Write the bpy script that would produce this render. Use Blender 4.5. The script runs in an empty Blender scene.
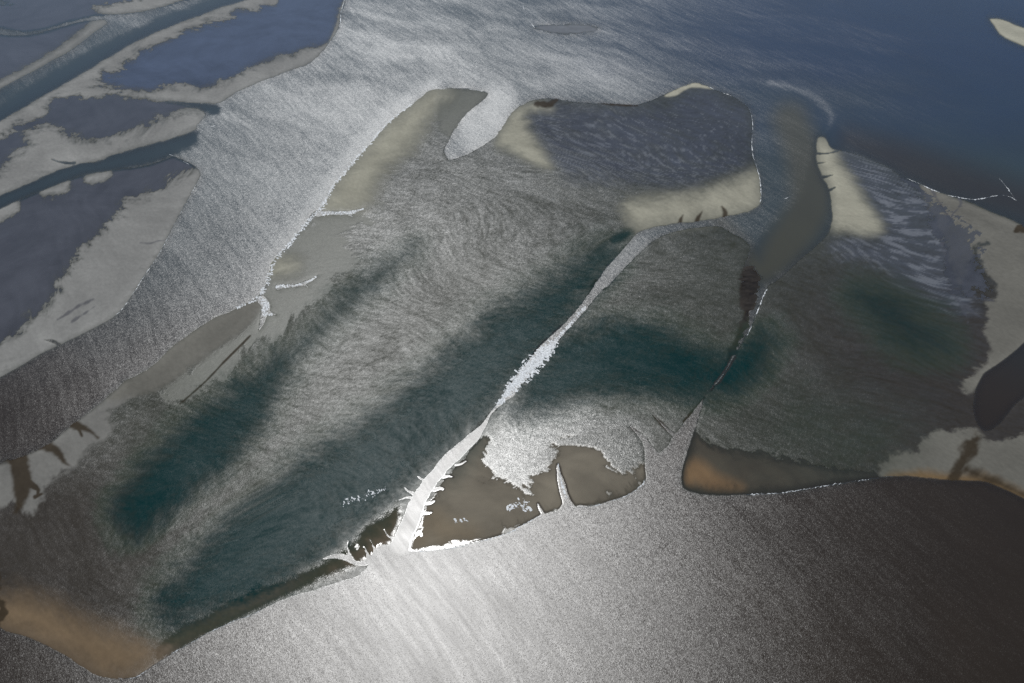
import bpy, math
import numpy as np

# ---------------------------------------------------------------- camera, sky, sun, exposure
SC = bpy.context.scene
W, H = 1024, 683
CAM_H = 500.0                       # flying height, metres
DEP = math.radians(36.0)            # the camera looks this far below the horizon
HFOV = math.radians(50.0)
FPX = W / 2 / math.tan(HFOV / 2)

cam_d = bpy.data.cameras.new('camera')
cam = bpy.data.objects.new('camera', cam_d)
SC.collection.objects.link(cam)
cam.location = (0, 0, CAM_H)
cam.rotation_euler = (math.pi / 2 - DEP, 0, 0)
cam_d.sensor_fit = 'HORIZONTAL'
cam_d.angle = HFOV
cam_d.clip_start = 1.0
cam_d.clip_end = 300000.0
SC.camera = cam

SUN_EL = math.radians(49.8)
SUN_AZ = math.radians(6.5)          # to the left of straight ahead
wd = bpy.data.worlds.new('World')
SC.world = wd
wd.use_nodes = True
wn = wd.node_tree.nodes
wn.clear()
wo = wn.new('ShaderNodeOutputWorld')
wb = wn.new('ShaderNodeBackground')
sky = wn.new('ShaderNodeTexSky')
sky.sky_type = 'NISHITA'
sky.sun_disc = False
sky.sun_elevation = SUN_EL
sky.sun_rotation = -SUN_AZ
sky.altitude = 0
sky.air_density = 1.0
sky.dust_density = 0.6
sky.ozone_density = 1.5
wb.inputs[1].default_value = 0.078
wd.node_tree.links.new(sky.outputs[0], wb.inputs[0])
wd.node_tree.links.new(wb.outputs[0], wo.inputs[0])

sun_d = bpy.data.lights.new('sun', 'SUN')
sun_d.energy = 3.6
sun_d.angle = math.radians(0.53)
sun_d.color = (1.0, 0.998, 0.985)
sun = bpy.data.objects.new('sun', sun_d)
SC.collection.objects.link(sun)
sun.rotation_euler = (-(math.pi / 2 - SUN_EL), 0, SUN_AZ)

SC.view_settings.view_transform = 'Standard'
SC.view_settings.look = 'None'
SC.view_settings.gamma = 1.0
SC.view_settings.exposure = 0.0
SC.view_settings.use_curve_mapping = False
SC.render.engine = 'CYCLES'
SC.cycles.use_denoising = False
SC.cycles.max_bounces = 6
SC.cycles.transparent_max_bounces = 8

# ---------------------------------------------------------------- survey frame
# The tidal flats were surveyed from the photograph; survey coordinates map by a plane homography
# to metres on the ground (z = 0).  Everything below is built on the ground, in metres.
SD, CD = math.sin(DEP), math.cos(DEP)


def ground(px, py):
    dx = (np.asarray(px, float) - W / 2) / FPX
    dy = (H / 2 - np.asarray(py, float)) / FPX
    t = CAM_H / (SD - dy * CD)
    return dx * t, t * (CD + dy * SD)


def axis(lo, hi, step, margin, n):
    core = np.arange(lo, hi + step * 0.5, step)
    k = np.linspace(0, 1, n + 1)[1:]
    ext = margin * (0.18 * k + 0.82 * k ** 2.2)
    return np.concatenate([(lo - ext)[::-1], core, core[-1] + ext])


STEP = 1.02
gx = axis(-12, 1036, STEP, 190, 46)
gy_top = axis(-8, 692, STEP, 100, 30)
gy = gy_top[gy_top > -95]
NX, NY = len(gx), len(gy)
PX, PY = np.meshgrid(gx, gy)
X, Y = ground(PX, PY)


# ---------------------------------------------------------------- noise (world space)
def _hash(ix, iy, seed):
    h = (ix.astype(np.int64) * 374761393 + iy.astype(np.int64) * 668265263 + seed * 1442695041) & 0xFFFFFFFF
    h = ((h ^ (h >> 13)) * 1274126177) & 0xFFFFFFFF
    h = h ^ (h >> 16)
    return (h & 0xFFFF).astype(np.float32) / 65535.0


def vnoise(x, y, seed):
    ix = np.floor(x); iy = np.floor(y)
    fx = (x - ix).astype(np.float32); fy = (y - iy).astype(np.float32)
    ux = fx * fx * fx * (fx * (fx * 6 - 15) + 10); uy = fy * fy * fy * (fy * (fy * 6 - 15) + 10)

    def g(ox, oy):
        a = _hash(ix + ox, iy + oy, seed) * (2 * math.pi)
        return np.cos(a) * (fx - ox) + np.sin(a) * (fy - oy)
    a = g(0, 0); b = g(1, 0); c = g(0, 1); d = g(1, 1)
    return ((a + (b - a) * ux) * (1 - uy) + (c + (d - c) * ux) * uy) * 1.5


WARP = [0.0, 0.0]


def fbm(size, seed, octs=4, ang=0.0, stretch=1.0, gain=0.5):
    """fractal noise; size in metres; stretched along the direction ang (radians from +X)"""
    ca, sa = math.cos(ang), math.sin(ang)
    XX = X + WARP[0]; YY = Y + WARP[1]
    u = (XX * ca + YY * sa) / (size * stretch); v = (-XX * sa + YY * ca) / size
    out = np.zeros_like(X, dtype=np.float32); amp = 1.0; tot = 0
    for o in range(octs):
        out += amp * vnoise(u * 2 ** o + 17.3 * o, v * 2 ** o - 9.1 * o, seed + 31 * o)
        tot += amp * 0.75; amp *= gain
    return out / tot


def sstep(a, b, x):
    t = np.clip((x - a) / (b - a), 0, 1)
    return t * t * (3 - 2 * t)


def smooth_pts(pts, closed, sub=4):
    p = np.array(pts, float)
    n = len(p)
    out = []
    rng = range(n) if closed else range(n - 1)
    for i in rng:
        if closed:
            p0, p1, p2, p3 = p[(i - 1) % n], p[i], p[(i + 1) % n], p[(i + 2) % n]
        else:
            p0, p1, p2, p3 = p[max(i - 1, 0)], p[i], p[i + 1], p[min(i + 2, n - 1)]
        for k in range(sub):
            t = k / sub
            m1 = (p2 - p0) * 0.42; m2 = (p3 - p1) * 0.42
            t2, t3 = t * t, t * t * t
            out.append((2 * t3 - 3 * t2 + 1) * p1 + (t3 - 2 * t2 + t) * m1 + (-2 * t3 + 3 * t2) * p2 + (t3 - t2) * m2)
    if not closed:
        out.append(p[-1])
    return np.array(out)


def sdf(pts, reach=26, sub=4):
    """signed distance (survey units, + inside) to a closed outline, clipped at reach"""
    p = smooth_pts(pts, True, sub)
    d = np.full((NY, NX), float(reach), np.float32)
    ins = np.zeros((NY, NX), bool)
    q = np.roll(p, -1, axis=0)
    for (ax, ay), (bx, by) in zip(p, q):
        c0, c1 = np.searchsorted(gx, (min(ax, bx) - reach, max(ax, bx) + reach))
        r0, r1 = np.searchsorted(gy, (min(ay, by) - reach, max(ay, by) + reach))
        if c1 > c0 and r1 > r0:
            xx = gx[None, c0:c1] - ax; yy = gy[r0:r1, None] - ay
            ex, ey = bx - ax, by - ay
            L = ex * ex + ey * ey + 1e-9
            t = np.clip((xx * ex + yy * ey) / L, 0, 1)
            dd = np.hypot(xx - t * ex, yy - t * ey)
            np.minimum(d[r0:r1, c0:c1], dd, out=d[r0:r1, c0:c1])
        r0, r1 = np.searchsorted(gy, (min(ay, by), max(ay, by)))
        if r1 > r0:
            xi = ax + (gy[r0:r1] - ay) / (by - ay) * (bx - ax)
            ins[r0:r1] ^= gx[None, :] < xi[:, None]
    return np.where(ins, d, -d)


def stroke(pts, reach=26, sub=4):
    """distance to a line of varying half-width: pts = (x, y, r); returns r - distance (+ inside)"""
    p = smooth_pts(pts, False, sub)
    out = np.full((NY, NX), -float(reach), np.float32)
    for (ax, ay, ar), (bx, by, br) in zip(p[:-1], p[1:]):
        m = reach + max(ar, br)
        c0, c1 = np.searchsorted(gx, (min(ax, bx) - m, max(ax, bx) + m))
        r0, r1 = np.searchsorted(gy, (min(ay, by) - m, max(ay, by) + m))
        if c1 <= c0 or r1 <= r0:
            continue
        xx = gx[None, c0:c1] - ax; yy = gy[r0:r1, None] - ay
        ex, ey = bx - ax, by - ay
        L = ex * ex + ey * ey + 1e-9
        t = np.clip((xx * ex + yy * ey) / L, 0, 1)
        dd = ar + (br - ar) * t - np.hypot(xx - t * ex, yy - t * ey)
        np.maximum(out[r0:r1, c0:c1], dd, out=out[r0:r1, c0:c1])
    return out


WIND = math.atan2(-1.8, 1.0)
n_big = fbm(140, 11, 5)
WARP = [45 * fbm(190, 9, 2), 45 * fbm(170, 10, 2)]                  # currents bend every streak
n_mid = fbm(40, 12, 5)
n_fine = fbm(9, 13, 4)
n_fine2 = fbm(5, 14, 3)
n_str = fbm(14, 15, 5, WIND, 5.0)
n_str2 = fbm(5, 19, 4, math.radians(150), 2.2)
n_rip = fbm(4.0, 16, 3, WIND, 2.5)
n_rag = 0.55 * fbm(22, 17, 4) + 0.45 * fbm(7, 18, 3)
n_lace = fbm(17, 20, 6, math.radians(20), 1.5, .72)
n_edge = 0.6 * n_lace + 0.5 * fbm(7, 21, 4, WIND, 2.8, .7) + .25 * fbm(45, 22, 3)

# ---------------------------------------------------------------- outlines of the flats
FLATS = {
 'corner': [(-260,-140),(260,-140),(205,-30),(190,-2),(175,3),(160,7.5),(140,12),(118,14),(104,15),(90,17),(75,20),(50,27),(35,31),(20,32),(0,28),(-260,-10)],
 'tongue': [(-260,10),(-80,30),(0,35),(20,36),(35,34.5),(50,31),(75,23.5),(95,20),(104,20),(107,23),(100,29),(90,36),(80,44),(70,51),(50,62),(30,73),(10,83),(0,89),(-80,135),(-260,240)],
 'lagoon': [(-80,170),(0,122),(20,110),(40,98),(58,88),(80,75),(100,63),(120,51),(140,40),(160,31),(180,23),(200,16),(220,8),(240,2),(262,-8),(310,-60),(352,-60),(345,0),(341,12),(340,22),(336,32),(331,40),(325,48),(318,56),(310,62),(295,68),(280,74),(265,79),(256,83),(240,90),(228,97),(218,103),(200,102.5),(180,101.5),(166,101),(185,105),(198,109),(204,113),(203,118),(197,124),(196,129),(185,134),(165,140),(140,147),(115,154),(95,161),(80,163),(70,166),(60,169),(40,178),(20,187),(0,195),(-80,235),(-260,320),(-260,270)],
 'left': [(-260,335),(-80,247),(0,210),(20,200),(45,190),(65,182),(85,175),(110,171),(140,167),(160,162),(172,157),(182,160),(192,165),(198,170),(199,176),(195,186),(188,198),(180,213),(172,228),(165,242),(155,260),(145,274),(135,290),(127,302),(119,312),(110,319),(95,327),(80,335),(65,342),(55,347),(40,354),(20,366),(0,377),(-80,418),(-260,505)],
 'main': [(430,91),(440,89),(455,88.5),(470,89.5),(484,92),(488,94.5),(485,98),(478,104),(468,112),(460,121),(453,131),(447,143),(444,151),(446,157),(450,160),(458,158.5),(468,154.5),(478,149),(490,142),(497,135),(505,124),(511,114),(520,107),(532,101),(545,99),(560,100),(580,103),(600,104),(620,104.5),(637,105),(650,101),(665,95),(680,88),(690,84.5),(698,83.5),(708,87),(720,92),(735,98),(745,105),(750,113),(752,125),(751,140),(752,155),(755,165),(759,180),(760,195),(759,204),(754,208.5),(745,212),(730,215),(715,218),(697,221),(680,222.5),(665,225),(650,228),(638,232),(626,245),(615,258),(605,270),(595,284),(588,295),(578,308),(567,321),(556,331),(545,341),(535,352),(525,365),(515,378),(508,389),(502,398),(496,405),(489,414),(482,424),(472,432),(462,440),(450,450),(440,460),(430,473),(422,482),(415,492),(408,503),(403,518),(398,527),(393,538),(389,545),(384,549),(377,553),(371,560),(366,568),(361,573),(352,578),(335,583),(315,589),(296,594),(280,601),(262,609),(250,615),(235,620),(220,627),(205,634),(190,643),(177,650),(165,658),(155,664),(145,671),(135,677),(120,678.5),(105,677),(95,674),(88,670),(78,664),(65,655),(52,648),(40,642),(28,637),(15,633),(5,630),(-8,622),(-80,590),(-260,560),(-260,600),(-80,520),(0,464),(10,461),(25,456),(45,446),(55,440),(72,425),(80,420),(95,408),(110,395),(120,387),(125,381),(140,374),(155,364),(172,347),(185,338),(200,327),(215,318),(230,312),(245,304),(256,298),(262,292),(266,285),(268,277),(270,270),(272,262),(280,254),(288,246),(295,236),(303,228),(312,214),(322,206),(328,198),(335,185),(345,174),(352,165),(362,153),(372,142),(382,131),(392,120),(402,112),(412,105),(422,97)],
 'middle': [(648,246),(660,237.5),(675,232),(690,229),(710,227),(720,227.5),(727,231),(735,235),(745,240),(750,246),(748,255),(744,265),(742,277),(741,288),(743,300),(746,312),(744,322),(742,335),(738,341),(734,352),(724,372),(705,396),(698,405),(690,415),(683,423),(679,429),(672,438),(668,446),(662,450),(659,452),(652,444),(645,436),(638,431),(631,427),(636,434),(642,442),(645,452),(645,465),(646,478),(642,484),(635,490),(625,496),(612,500),(600,504),(590,506),(580,505.5),(576,507),(572,502),(568,493),(563,479),(558,464),(557,470),(558,482),(560,493),(563,503),(557,511),(550,512.5),(545,513),(541,508),(538,503.5),(539,509),(541,514),(535,518),(520,526),(512,531),(495,537),(480,541),(465,545),(450,548),(435,550),(420,551),(410,551.5),(410,545),(413,535),(417,527),(420,520),(422,512),(425,503),(432,490),(440,480),(448,470),(458,461),(470,448),(478,440),(484,430),(489,420),(493,413),(499,407),(507,400),(514,396),(520,386),(530,375),(540,362),(548,352),(555,345),(562,337),(575,322),(588,308),(600,293),(610,285),(625,268),(640,254)],
 'right': [(705,396),(703,405),(699,418),(695,430),(690,445),(685,460),(682,472),(681.5,480),(684,487),(690,491),(700,493.5),(715,494.5),(730,495),(745,494.5),(760,493.5),(775,493),(790,491),(805,489),(820,486),(840,483),(860,480),(880,477),(895,475.5),(912,476),(930,478),(945,479),(960,480),(985,481),(1000,487),(1024,498),(1110,545),(1300,660),(1300,300),(1110,255),(1030,228),(1015,222),(1000,216),(990,212),(970,203),(950,196),(930,190),(920,184),(905,178),(895,172),(885,166),(875,162),(860,156),(850,153),(840,151),(830,148),(825,139),(820,137.5),(817,141),(817,150),(817,160),(820,170),(823,178),(828,185),(831,195),(832,205),(833,215),(832,224),(829,232),(823,240),(815,248),(805,256),(795,265),(785,275),(775,282),(768,287),(764,295),(758,310),(752,325),(747,336),(740,348),(734,358),(722,378)],
 'far_spit': [(535,27.5),(545,25.5),(562,25),(580,24.5),(592,26.5),(597,29.5),(590,32),(572,33),(552,31.5),(541,29.5)],
 'far_corner': [(990,19),(1000,19.5),(1010,23),(1024,28),(1100,50),(1300,110),(1300,170),(1100,80),(1024,46),(1010,40),(1000,34),(994,25)],
}
RAG = {'corner': 1.5, 'tongue': 0.8, 'lagoon': 1.2, 'left': 0.7, 'main': 1.0, 'middle': 1.0, 'right': 0.9, 'far_spit': 2.2, 'far_corner': .8}
names = list(FLATS)
SDS = []
for k in names:
    SDS.append(sdf(FLATS[k], 30) + RAG[k] * 1.6 * n_rag)
SDS = np.array(SDS)
d_flat = SDS.max(0)

# ruffled water reaching into the flats (gullies), drawn as strokes of varying half-width
GULLIES = [
 [(318,214,3.2),(326,213,2.2),(338,213,1.8),(350,212.5,2.2),(358,210.5,1.2),(364,208.5,.3)],
 [(346,213,1.2),(352,216.5,.8)],
 [(278,287,3),(284,286,1.7),(296,285.5,1.6),(304,283.5,1.7),(312,279.5,1.0),(319,275,.3)],
 [(303,284,1.5),(308,287,.5)],
 [(262,300,4.5),(266,306,4.5),(264,314,3.5),(262,322,2.5),(259,330,.5)],
 [(264,311,3.5),(270,313,2),(277,315,.3)],
 [(400,556,7),(384,550,6),(375,556,3.5),(365,563,2.6),(356,563,2.2),(346,558,3.0),(337,556,2.6),(330,557,1.6),(323,559,.3)],
 [(352,560,2.5),(349,553,1.0),(347,546,.5),(348,541,.2)],
 [(370,560,2.6),(367,553,1.2),(365,548,.4)],
 [(376,554,2.5),(374,548,1.0),(371,541,.3)],
 [(392,538,2),(388,536,.9),(385,531,.4)],
 [(416,500,1.8),(408,497,1.3),(402,499,0.54),(396,501,0.18)],
 [(414,494,1.8),(408,491,0.96),(404,487,0.24)],
 [(426,482,1.2),(420,478,0.84),(417,476,0.18)],
 [(357,549,0.84),(359,546,0.6)],
 [(410,520,1.2),(405,517,0.42),(401,513,0.18)],
 [(455,465,0.9),(461,464,0.54),(466,461,0.12)],
 [(443,477,1.2),(449,476,0.54),(453,477,0.12)],
 [(434,490,1.2),(440,488,0.48),(443,489,0.12)],
 [(426,503,1.2),(431,503,0.48),(434,501,0.12)],
 [(422,513,1.2),(428,513,0.54),(431,512,0.12)],
 [(676,436,2.5),(668,430,1.4),(661,423,.9),(653,414,.3)],
 [(632,427,1.2),(630,425.5,.3)],
 [(75,163,1.4),(66,163,1.6),(58,161.5,1.0),(51,159,.4)],
 [(60,345,1.5),(55,342,2.0),(50,340.5,1.2),(44,340,.3)],
 [(0,33,1.8),(20,34.2,1.6),(45,30,1.2),(75,21.8,1.2),(104,17.5,1.8)],
 [(812,153.5,1),(820,153.6,1.2),(828,153.2,1.0),(838,151.2,.6)],
 [(812,164,1),(818,163.4,1.1),(826,162,.4)],
 [(816,178,1.8),(822,177.5,1.9),(828,176.2,1.0),(833,175,.3)],
 [(822,190,1.8),(829,190.2,2.0),(835,187.5,.8)],
]
g_m = np.full((NY, NX), -26.0, np.float32)
for g in GULLIES:
    g_m = np.maximum(g_m, stroke(g, 12))
# the dark tongue of channel at the right edge
TONGUE = [(1300,120),(1110,262),(1024,342),(1015,350),(1000,362),(985,372),(978,382),(974,395),(973,410),(976,422),(982,430),(990,431),(1000,424),(1010,412),(1024,398),(1110,335),(1300,200)]
t_m = sdf(TONGUE, 30) + 0.8 * n_rag
d_flat = np.minimum(d_flat, -g_m - 0.2 + 0.9 * n_rag)
d_flat = np.minimum(d_flat, -t_m)
# well outside the surveyed frame the flats end in an uneven shore of their own
edge = np.minimum.reduce([gx[None, :] - gx[0] + 0 * PX, gx[-1] - gx[None, :] + 0 * PX, (gy - gy[0])[:, None] + 0 * PX, gy[-1] - gy[:, None] + 0 * PX])
d_flat = np.minimum(d_flat, (edge - 48) * .6 + 55 * np.clip(n_big, -.6, .35) + 6 * n_rag)


def area(pts, soft=3.0, rag=3.0, noise=None, reach=None, grade=0):
    nz = n_edge if noise is None else noise
    s = sdf(pts, reach or (soft * 2 + rag * 3.5 + 8)) + rag * nz * 3.0 * np.clip(d_flat / 10, .12, 1)
    if grade:
        return sstep(-soft, soft, s), sstep(0, grade, s)
    return sstep(-soft, soft, s)


def patch(pts, soft, rag=0.0, noise=None):
    nz = n_rag if noise is None else noise
    s = stroke(pts, soft + rag * 2 + 8) + rag * nz * 1.6
    return sstep(-soft, soft * 0.6, s)


# ---------------------------------------------------------------- drier sand on the flats
SAND = [
 # pale sand between the brown creeks at the left edge
 ([(128,384),(110,396),(95,408),(72,425),(45,446),(25,456),(0,465),(-40,482),(-40,508),(0,506),(12,502),(24,512),(34,512),(44,496),(52,481),(66,471),(80,462),(90,448),(106,441),(114,430),(108,420),(112,410),(128,400),(136,392)], 3.5, 3.2, 'pale'),
 # main flat, long cream bank under the bright water
 ([(433,90),(412,104),(392,119),(372,141),(352,164),(335,184),(324,203),(325,212),(345,211),(360,209),(369,200),(375,188),(383,172),(396,160),(412,147),(422,132),(430,117),(438,106),(452,98),(446,90)], 6, 2.0, 'cream'),
 ([(269,270),(277,259),(292,257),(302,262),(299,270),(290,276),(280,278),(272,277)], 4, 2.0, 'cream'),
 ([(258,296),(230,311),(215,317),(200,326),(172,346),(150,366),(125,381),(116,390),(108,400),(120,400),(135,396),(152,392),(170,383),(195,366),(215,351),(240,336),(254,322),(264,306)], 5, 2.5, 'grey'),
 ([(-90,590),(-30,598),(0,600),(20,596),(45,604),(70,614),(95,626),(120,634),(145,640),(160,650),(150,666),(135,676),(118,678),(100,676),(78,663),(52,647),(28,636),(5,629),(-20,620),(-90,598)], 24, 3, 'tan'),
 ([(398,505),(400,520),(388,548),(370,558),(340,572),(300,588),(270,602),(230,620),(190,640),(160,655),(170,640),(210,615),(260,592),(310,570),(350,545),(375,520)], 7, 4, 'brown'),
 # north-east lobe
 ([(627,205),(640,200),(660,197),(690,193),(720,184),(740,178),(757,174),(761,195),(759,204),(745,212),(715,218),(697,221),(665,225),(640,229),(630,224),(626,215)], 5, 2.5, 'cream'),
 ([(497,140),(505,124),(512,113),(525,106),(540,104),(552,110),(540,111),(529,112),(524,119),(529,121),(527,128),(533,138),(540,148),(552,168),(540,166),(522,158),(512,150),(500,147)], 3, 2.0, 'cream'),
 ([(665,95),(680,87),(690,83.5),(698,83),(708,86.5),(712,89),(700,88),(690,88),(682,92),(676,96),(667,97)], 1.2, .6, 'cream'),
 # right flat
 ([(818,139),(826,140),(836,151),(841,162),(852,178),(860,192),(870,206),(882,222),(880,232),(862,234),(845,230),(837,230),(832,222),(831,200),(826,182),(818,165),(816,150)], 3.5, 2.0, 'cream'),
 ([(922,184),(950,196),(990,212),(1015,222),(1040,236),(1110,262),(1320,200),(1110,275),(1024,348),(1000,367),(984,378),(972,392),(960,388),(972,376),(985,366),(990,350),(984,330),(990,312),(985,302),(998,297),(994,286),(984,268),(978,255),(974,248),(987,243),(976,250),(968,268),(960,285),(952,268),(946,246),(940,226),(930,206),(922,192)], 3, 3.5, 'grey'),
 ([(885,478),(880,468),(890,456),(903,450),(916,447),(922,438),(935,434),(950,430),(975,428),(985,438),(1000,442),(1024,432),(1110,400),(1300,320),(1300,640),(1110,540),(1024,497),(1000,486),(980,480),(940,478)], 3, 4.0, 'grey'),
 ([(890,474),(920,470),(950,474),(985,476),(1010,486),(1040,500),(1110,540),(1110,560),(1024,505),(985,486),(930,484),(890,480)], 6, 2, 'ochre'),
 # left flat
 ([(200,168),(188,173),(165,183),(150,194),(128,203),(108,224),(98,232),(88,244),(76,258),(66,274),(58,284),(62,290),(52,300),(46,312),(30,318),(24,330),(8,338),(-80,380),(-260,470),(-260,505),(-80,418),(0,378),(40,355),(80,336),(112,320),(128,304),(155,262),(182,212),(200,178)], 2.5, 4.0, 'silver'),
 ([(-80,240),(0,204),(18,202),(19,210),(12,217),(0,219),(-80,258)], 2, 3, 'silver'),
 ([(40,190),(55,186),(68,181),(69,188),(64,193),(50,195),(44,196)], 2, 2.5, 'silver'),
 ([(86,176),(104,172),(111,172),(107,180),(98,181),(88,183)], 2, 2, 'silver'),
 # lagoon flat
 ([(206,112),(204,120),(196,130),(165,141),(140,148),(115,155),(95,162),(70,168),(40,179),(20,188),(0,196),(-80,236),(-260,325),(-260,280),(-60,205),(0,172),(10,160),(30,142),(26,132),(46,124),(60,132),(78,138),(95,141),(112,139),(132,131),(150,123),(168,116),(186,110)], 3, 3.5, 'silver'),
 ([(-80,160),(0,120),(30,104),(58,87),(90,69),(120,50),(160,30),(200,15),(240,1),(262,-8),(262,4),(250,10),(236,9),(229,18),(216,20),(205,20),(200,27),(186,30),(172,38),(156,45),(138,50),(137,57),(124,63),(117,72),(103,70),(100,78),(92,84),(108,88),(125,92),(95,96),(70,96),(52,97),(46,106),(42,118),(30,122),(16,122),(8,132),(0,138),(-80,190)], 2, 3.5, 'silver'),
 ([(346,-2),(341,12),(336,33),(325,49),(310,63),(280,75),(256,84),(228,98),(218,104),(180,102),(140,98),(116,95),(130,91),(150,92),(162,88),(180,86),(200,89),(215,85),(232,78),(243,72),(256,65),(275,57),(290,55),(305,49),(318,47),(328,42),(336,26),(339,10)], 2, 2.5, 'silver'),
 ([(254,-2),(262,-4),(276,-3),(278,2),(274,5),(262,5),(256,4)], 1, 1, 'silver'),
 # tongue and corner: pale rims
 ([(-80,128),(0,88),(30,72),(50,61),(70,50),(90,35),(100,28),(107,22),(102,19.5),(92,22),(84,30),(66,44),(44,58),(20,72),(-80,118)], 3, 1.5, 'silver'),
 ([(190,-4),(175,2),(160,7),(140,11.5),(118,14),(100,13),(96,8),(110,4),(140,-2),(170,-10)], 4, 3, 'silver'),
 ([(534,27),(545,24.5),(570,24),(588,24),(598,29),(595,33),(575,34),(550,33),(540,30)], 3, 2, 'bar'),
 ([(990,19),(1005,20),(1024,28),(1100,50),(1300,110),(1300,170),(1100,80),(1024,46),(1010,40),(1000,34),(994,25)], 1.5, .8, 'cream'),
]
COL = {'cream': (.29, .272, .205), 'grey': (.130, .122, .100), 'tan': (.155, .108, .062), 'brown': (.115, .088, .060), 'ochre': (.125, .082, .040), 'bar': (.12, .125, .13), 'pale': (.150, .143, .125), 'silver': (.205, .198, .178)}

# calm smooth wet flats (mirror-like, ungrained)
CALM = [
 # green-grey apron beside the bright water
 ([(324,210),(345,213),(372,214),(384,200),(381,208),(370,224),(352,228),(342,236),(356,252),(362,262),(345,272),(330,286),(322,300),(304,306),(292,322),(284,336),(262,340),(248,350),(228,372),(200,392),(180,402),(160,396),(200,362),(250,322),(262,298),(270,278),(285,252),(303,228)], 3, 6.5),
 ([(440,92),(486,92),(478,104),(460,121),(450,136),(440,128),(438,112)], 5, 2.5),
]
# shallow sheltered pools: (outline, depth, softness, raggedness, turbidity, water colour key)
POOLS = {
 'lagoon': ([(100,72),(104,80),(120,86),(140,89),(160,90),(180,87),(200,88),(215,84),(232,78),(245,72),(256,65),(275,57),(290,55),(305,49),(320,47),(330,41),(339,22),(344,0),(348,-60),(300,-60),(262,-10),(255,8),(245,10),(230,12),(228,18),(218,20),(205,20),(200,27),(185,30),(172,38),(155,45),(138,52),(135,58),(122,65),(115,73)], .45, 2.0, 3.0, 'blue'),
 'lag_mid': ([(45,105),(60,99),(90,98),(110,99),(140,106),(172,111),(186,111),(168,116),(150,122),(130,130),(110,138),(95,139),(80,136),(65,131),(50,125),(42,118)], .22, 3.0, 4.0, 'violet'),
 'lag_edge': ([(-80,160),(0,136),(14,128),(26,130),(32,140),(16,154),(8,164),(0,172),(-80,205)], .22, 3.0, 4.0, 'violet'),
 'left': ([(-80,262),(0,220),(12,217),(20,208),(45,198),(66,192),(72,186),(100,182),(110,176),(140,170),(165,164),(180,164),(192,169),(188,173),(165,183),(150,194),(128,203),(108,224),(88,244),(76,258),(60,282),(58,292),(48,306),(30,318),(24,330),(8,338),(-80,380),(-260,460),(-260,350)], .26, 2.5, 4.0, 'violet'),
 'tongue': ([(-80,60),(0,42),(30,40),(70,32),(80,34),(66,44),(44,57),(20,70),(0,78),(-80,110)], .25, 6, 3, 'violet'),
 'corner': ([(-80,-60),(120,-60),(150,-8),(120,2),(95,8),(88,14),(60,22),(35,27),(0,24),(-80,20)], .2, 6, 3, 'violet'),
 'pond': ([(412,550),(415,535),(424,512),(434,492),(450,472),(470,452),(484,436),(490,444),(484,462),(496,474),(508,480),(520,486),(530,494),(536,480),(552,462),(556,446),(568,442),(584,446),(596,450),(604,462),(622,468),(644,464),(645,480),(630,494),(600,504),(566,506),(540,516),(500,535),(450,547)], .22, 4.0, 7.0, 'amber'),
 'wedge': ([(684,486),(682,472),(690,446),(696,432),(706,440),(720,446),(750,452),(790,458),(830,468),(890,474),(850,481),(800,489),(740,494),(700,493)], .3, 9, 3, 'dusk'),
 'claw': ([(900,176),(922,186),(940,204),(952,212),(962,222),(972,234),(976,246),(984,246),(978,254),(986,272),(994,292),(984,302),(974,296),(960,290),(950,300),(946,282),(944,260),(936,240),(928,226),(930,206),(916,192),(900,182)], .2, 2, 8, 'violet'),
 'bowl': ([(-8,470),(0,466),(7,468),(9,482),(11,500),(4,506),(-8,504)], .1, 2, 1, 'violet'),
 'far_dark': ([(527,10),(533,9),(545,15),(552,21),(545,24),(534,27),(529,21)], .8, 2, 1, 'blue'),
 'far_right': ([(1015,232),(1019,226),(1030,226),(1060,238),(1050,246),(1028,240),(1020,232)], .5, 1.5, 2, 'violet'),
}
# deep teal holes: soft strokes (x, y, half-width) with depth and softness
DEEP = {
 'west': ([(134,512,16),(160,486,23),(196,455,26),(232,422,23),(262,388,14),(282,362,6)], 2.6, 14),
 'west_faint': ([(270,375,5),(310,338,6),(350,300,9),(388,268,8),(412,248,3)], 1.25, 13),
 'long': ([(176,602,14),(212,584,28),(258,552,38),(318,504,40),(370,463,36),(420,425,34),(465,385,32),(505,345,29),(545,312,22),(580,280,12),(604,257,5)], 2.4, 17),
 'east': ([(520,412,4),(545,388,18),(585,362,30),(630,358,32),(675,368,26),(712,376,17),(742,370,13),(764,345,5)], 2.2, 15),
 'right_dim': ([(862,298,8),(890,314,18),(920,334,16),(944,346,5)], 1.1, 16),
 'green_dim': ([(800,420,20),(850,440,30),(880,440,20)], .35, 30),
 'dot': ([(614,240,3),(622,236,4),(629,234,2)], 1.8, 3),
 'small': ([(494,420,1),(500,412,4),(508,405,2)], 1.0, 3),
 'side': ([(752,352,2),(740,372,8),(726,388,4)], 1.2, 9),
}

# ---------------------------------------------------------------- heights
inside = sstep(-1.2, 1.2, d_flat)
sandm = np.zeros((NY, NX), np.float32)
scol = np.zeros((NY, NX, 3), np.float32)
WETBASE = np.array((.034, .036, .026), np.float32)
scol[:] = WETBASE
def PXsoft(p):
    return np.mean([q[1] for q in p]) < 400


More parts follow.
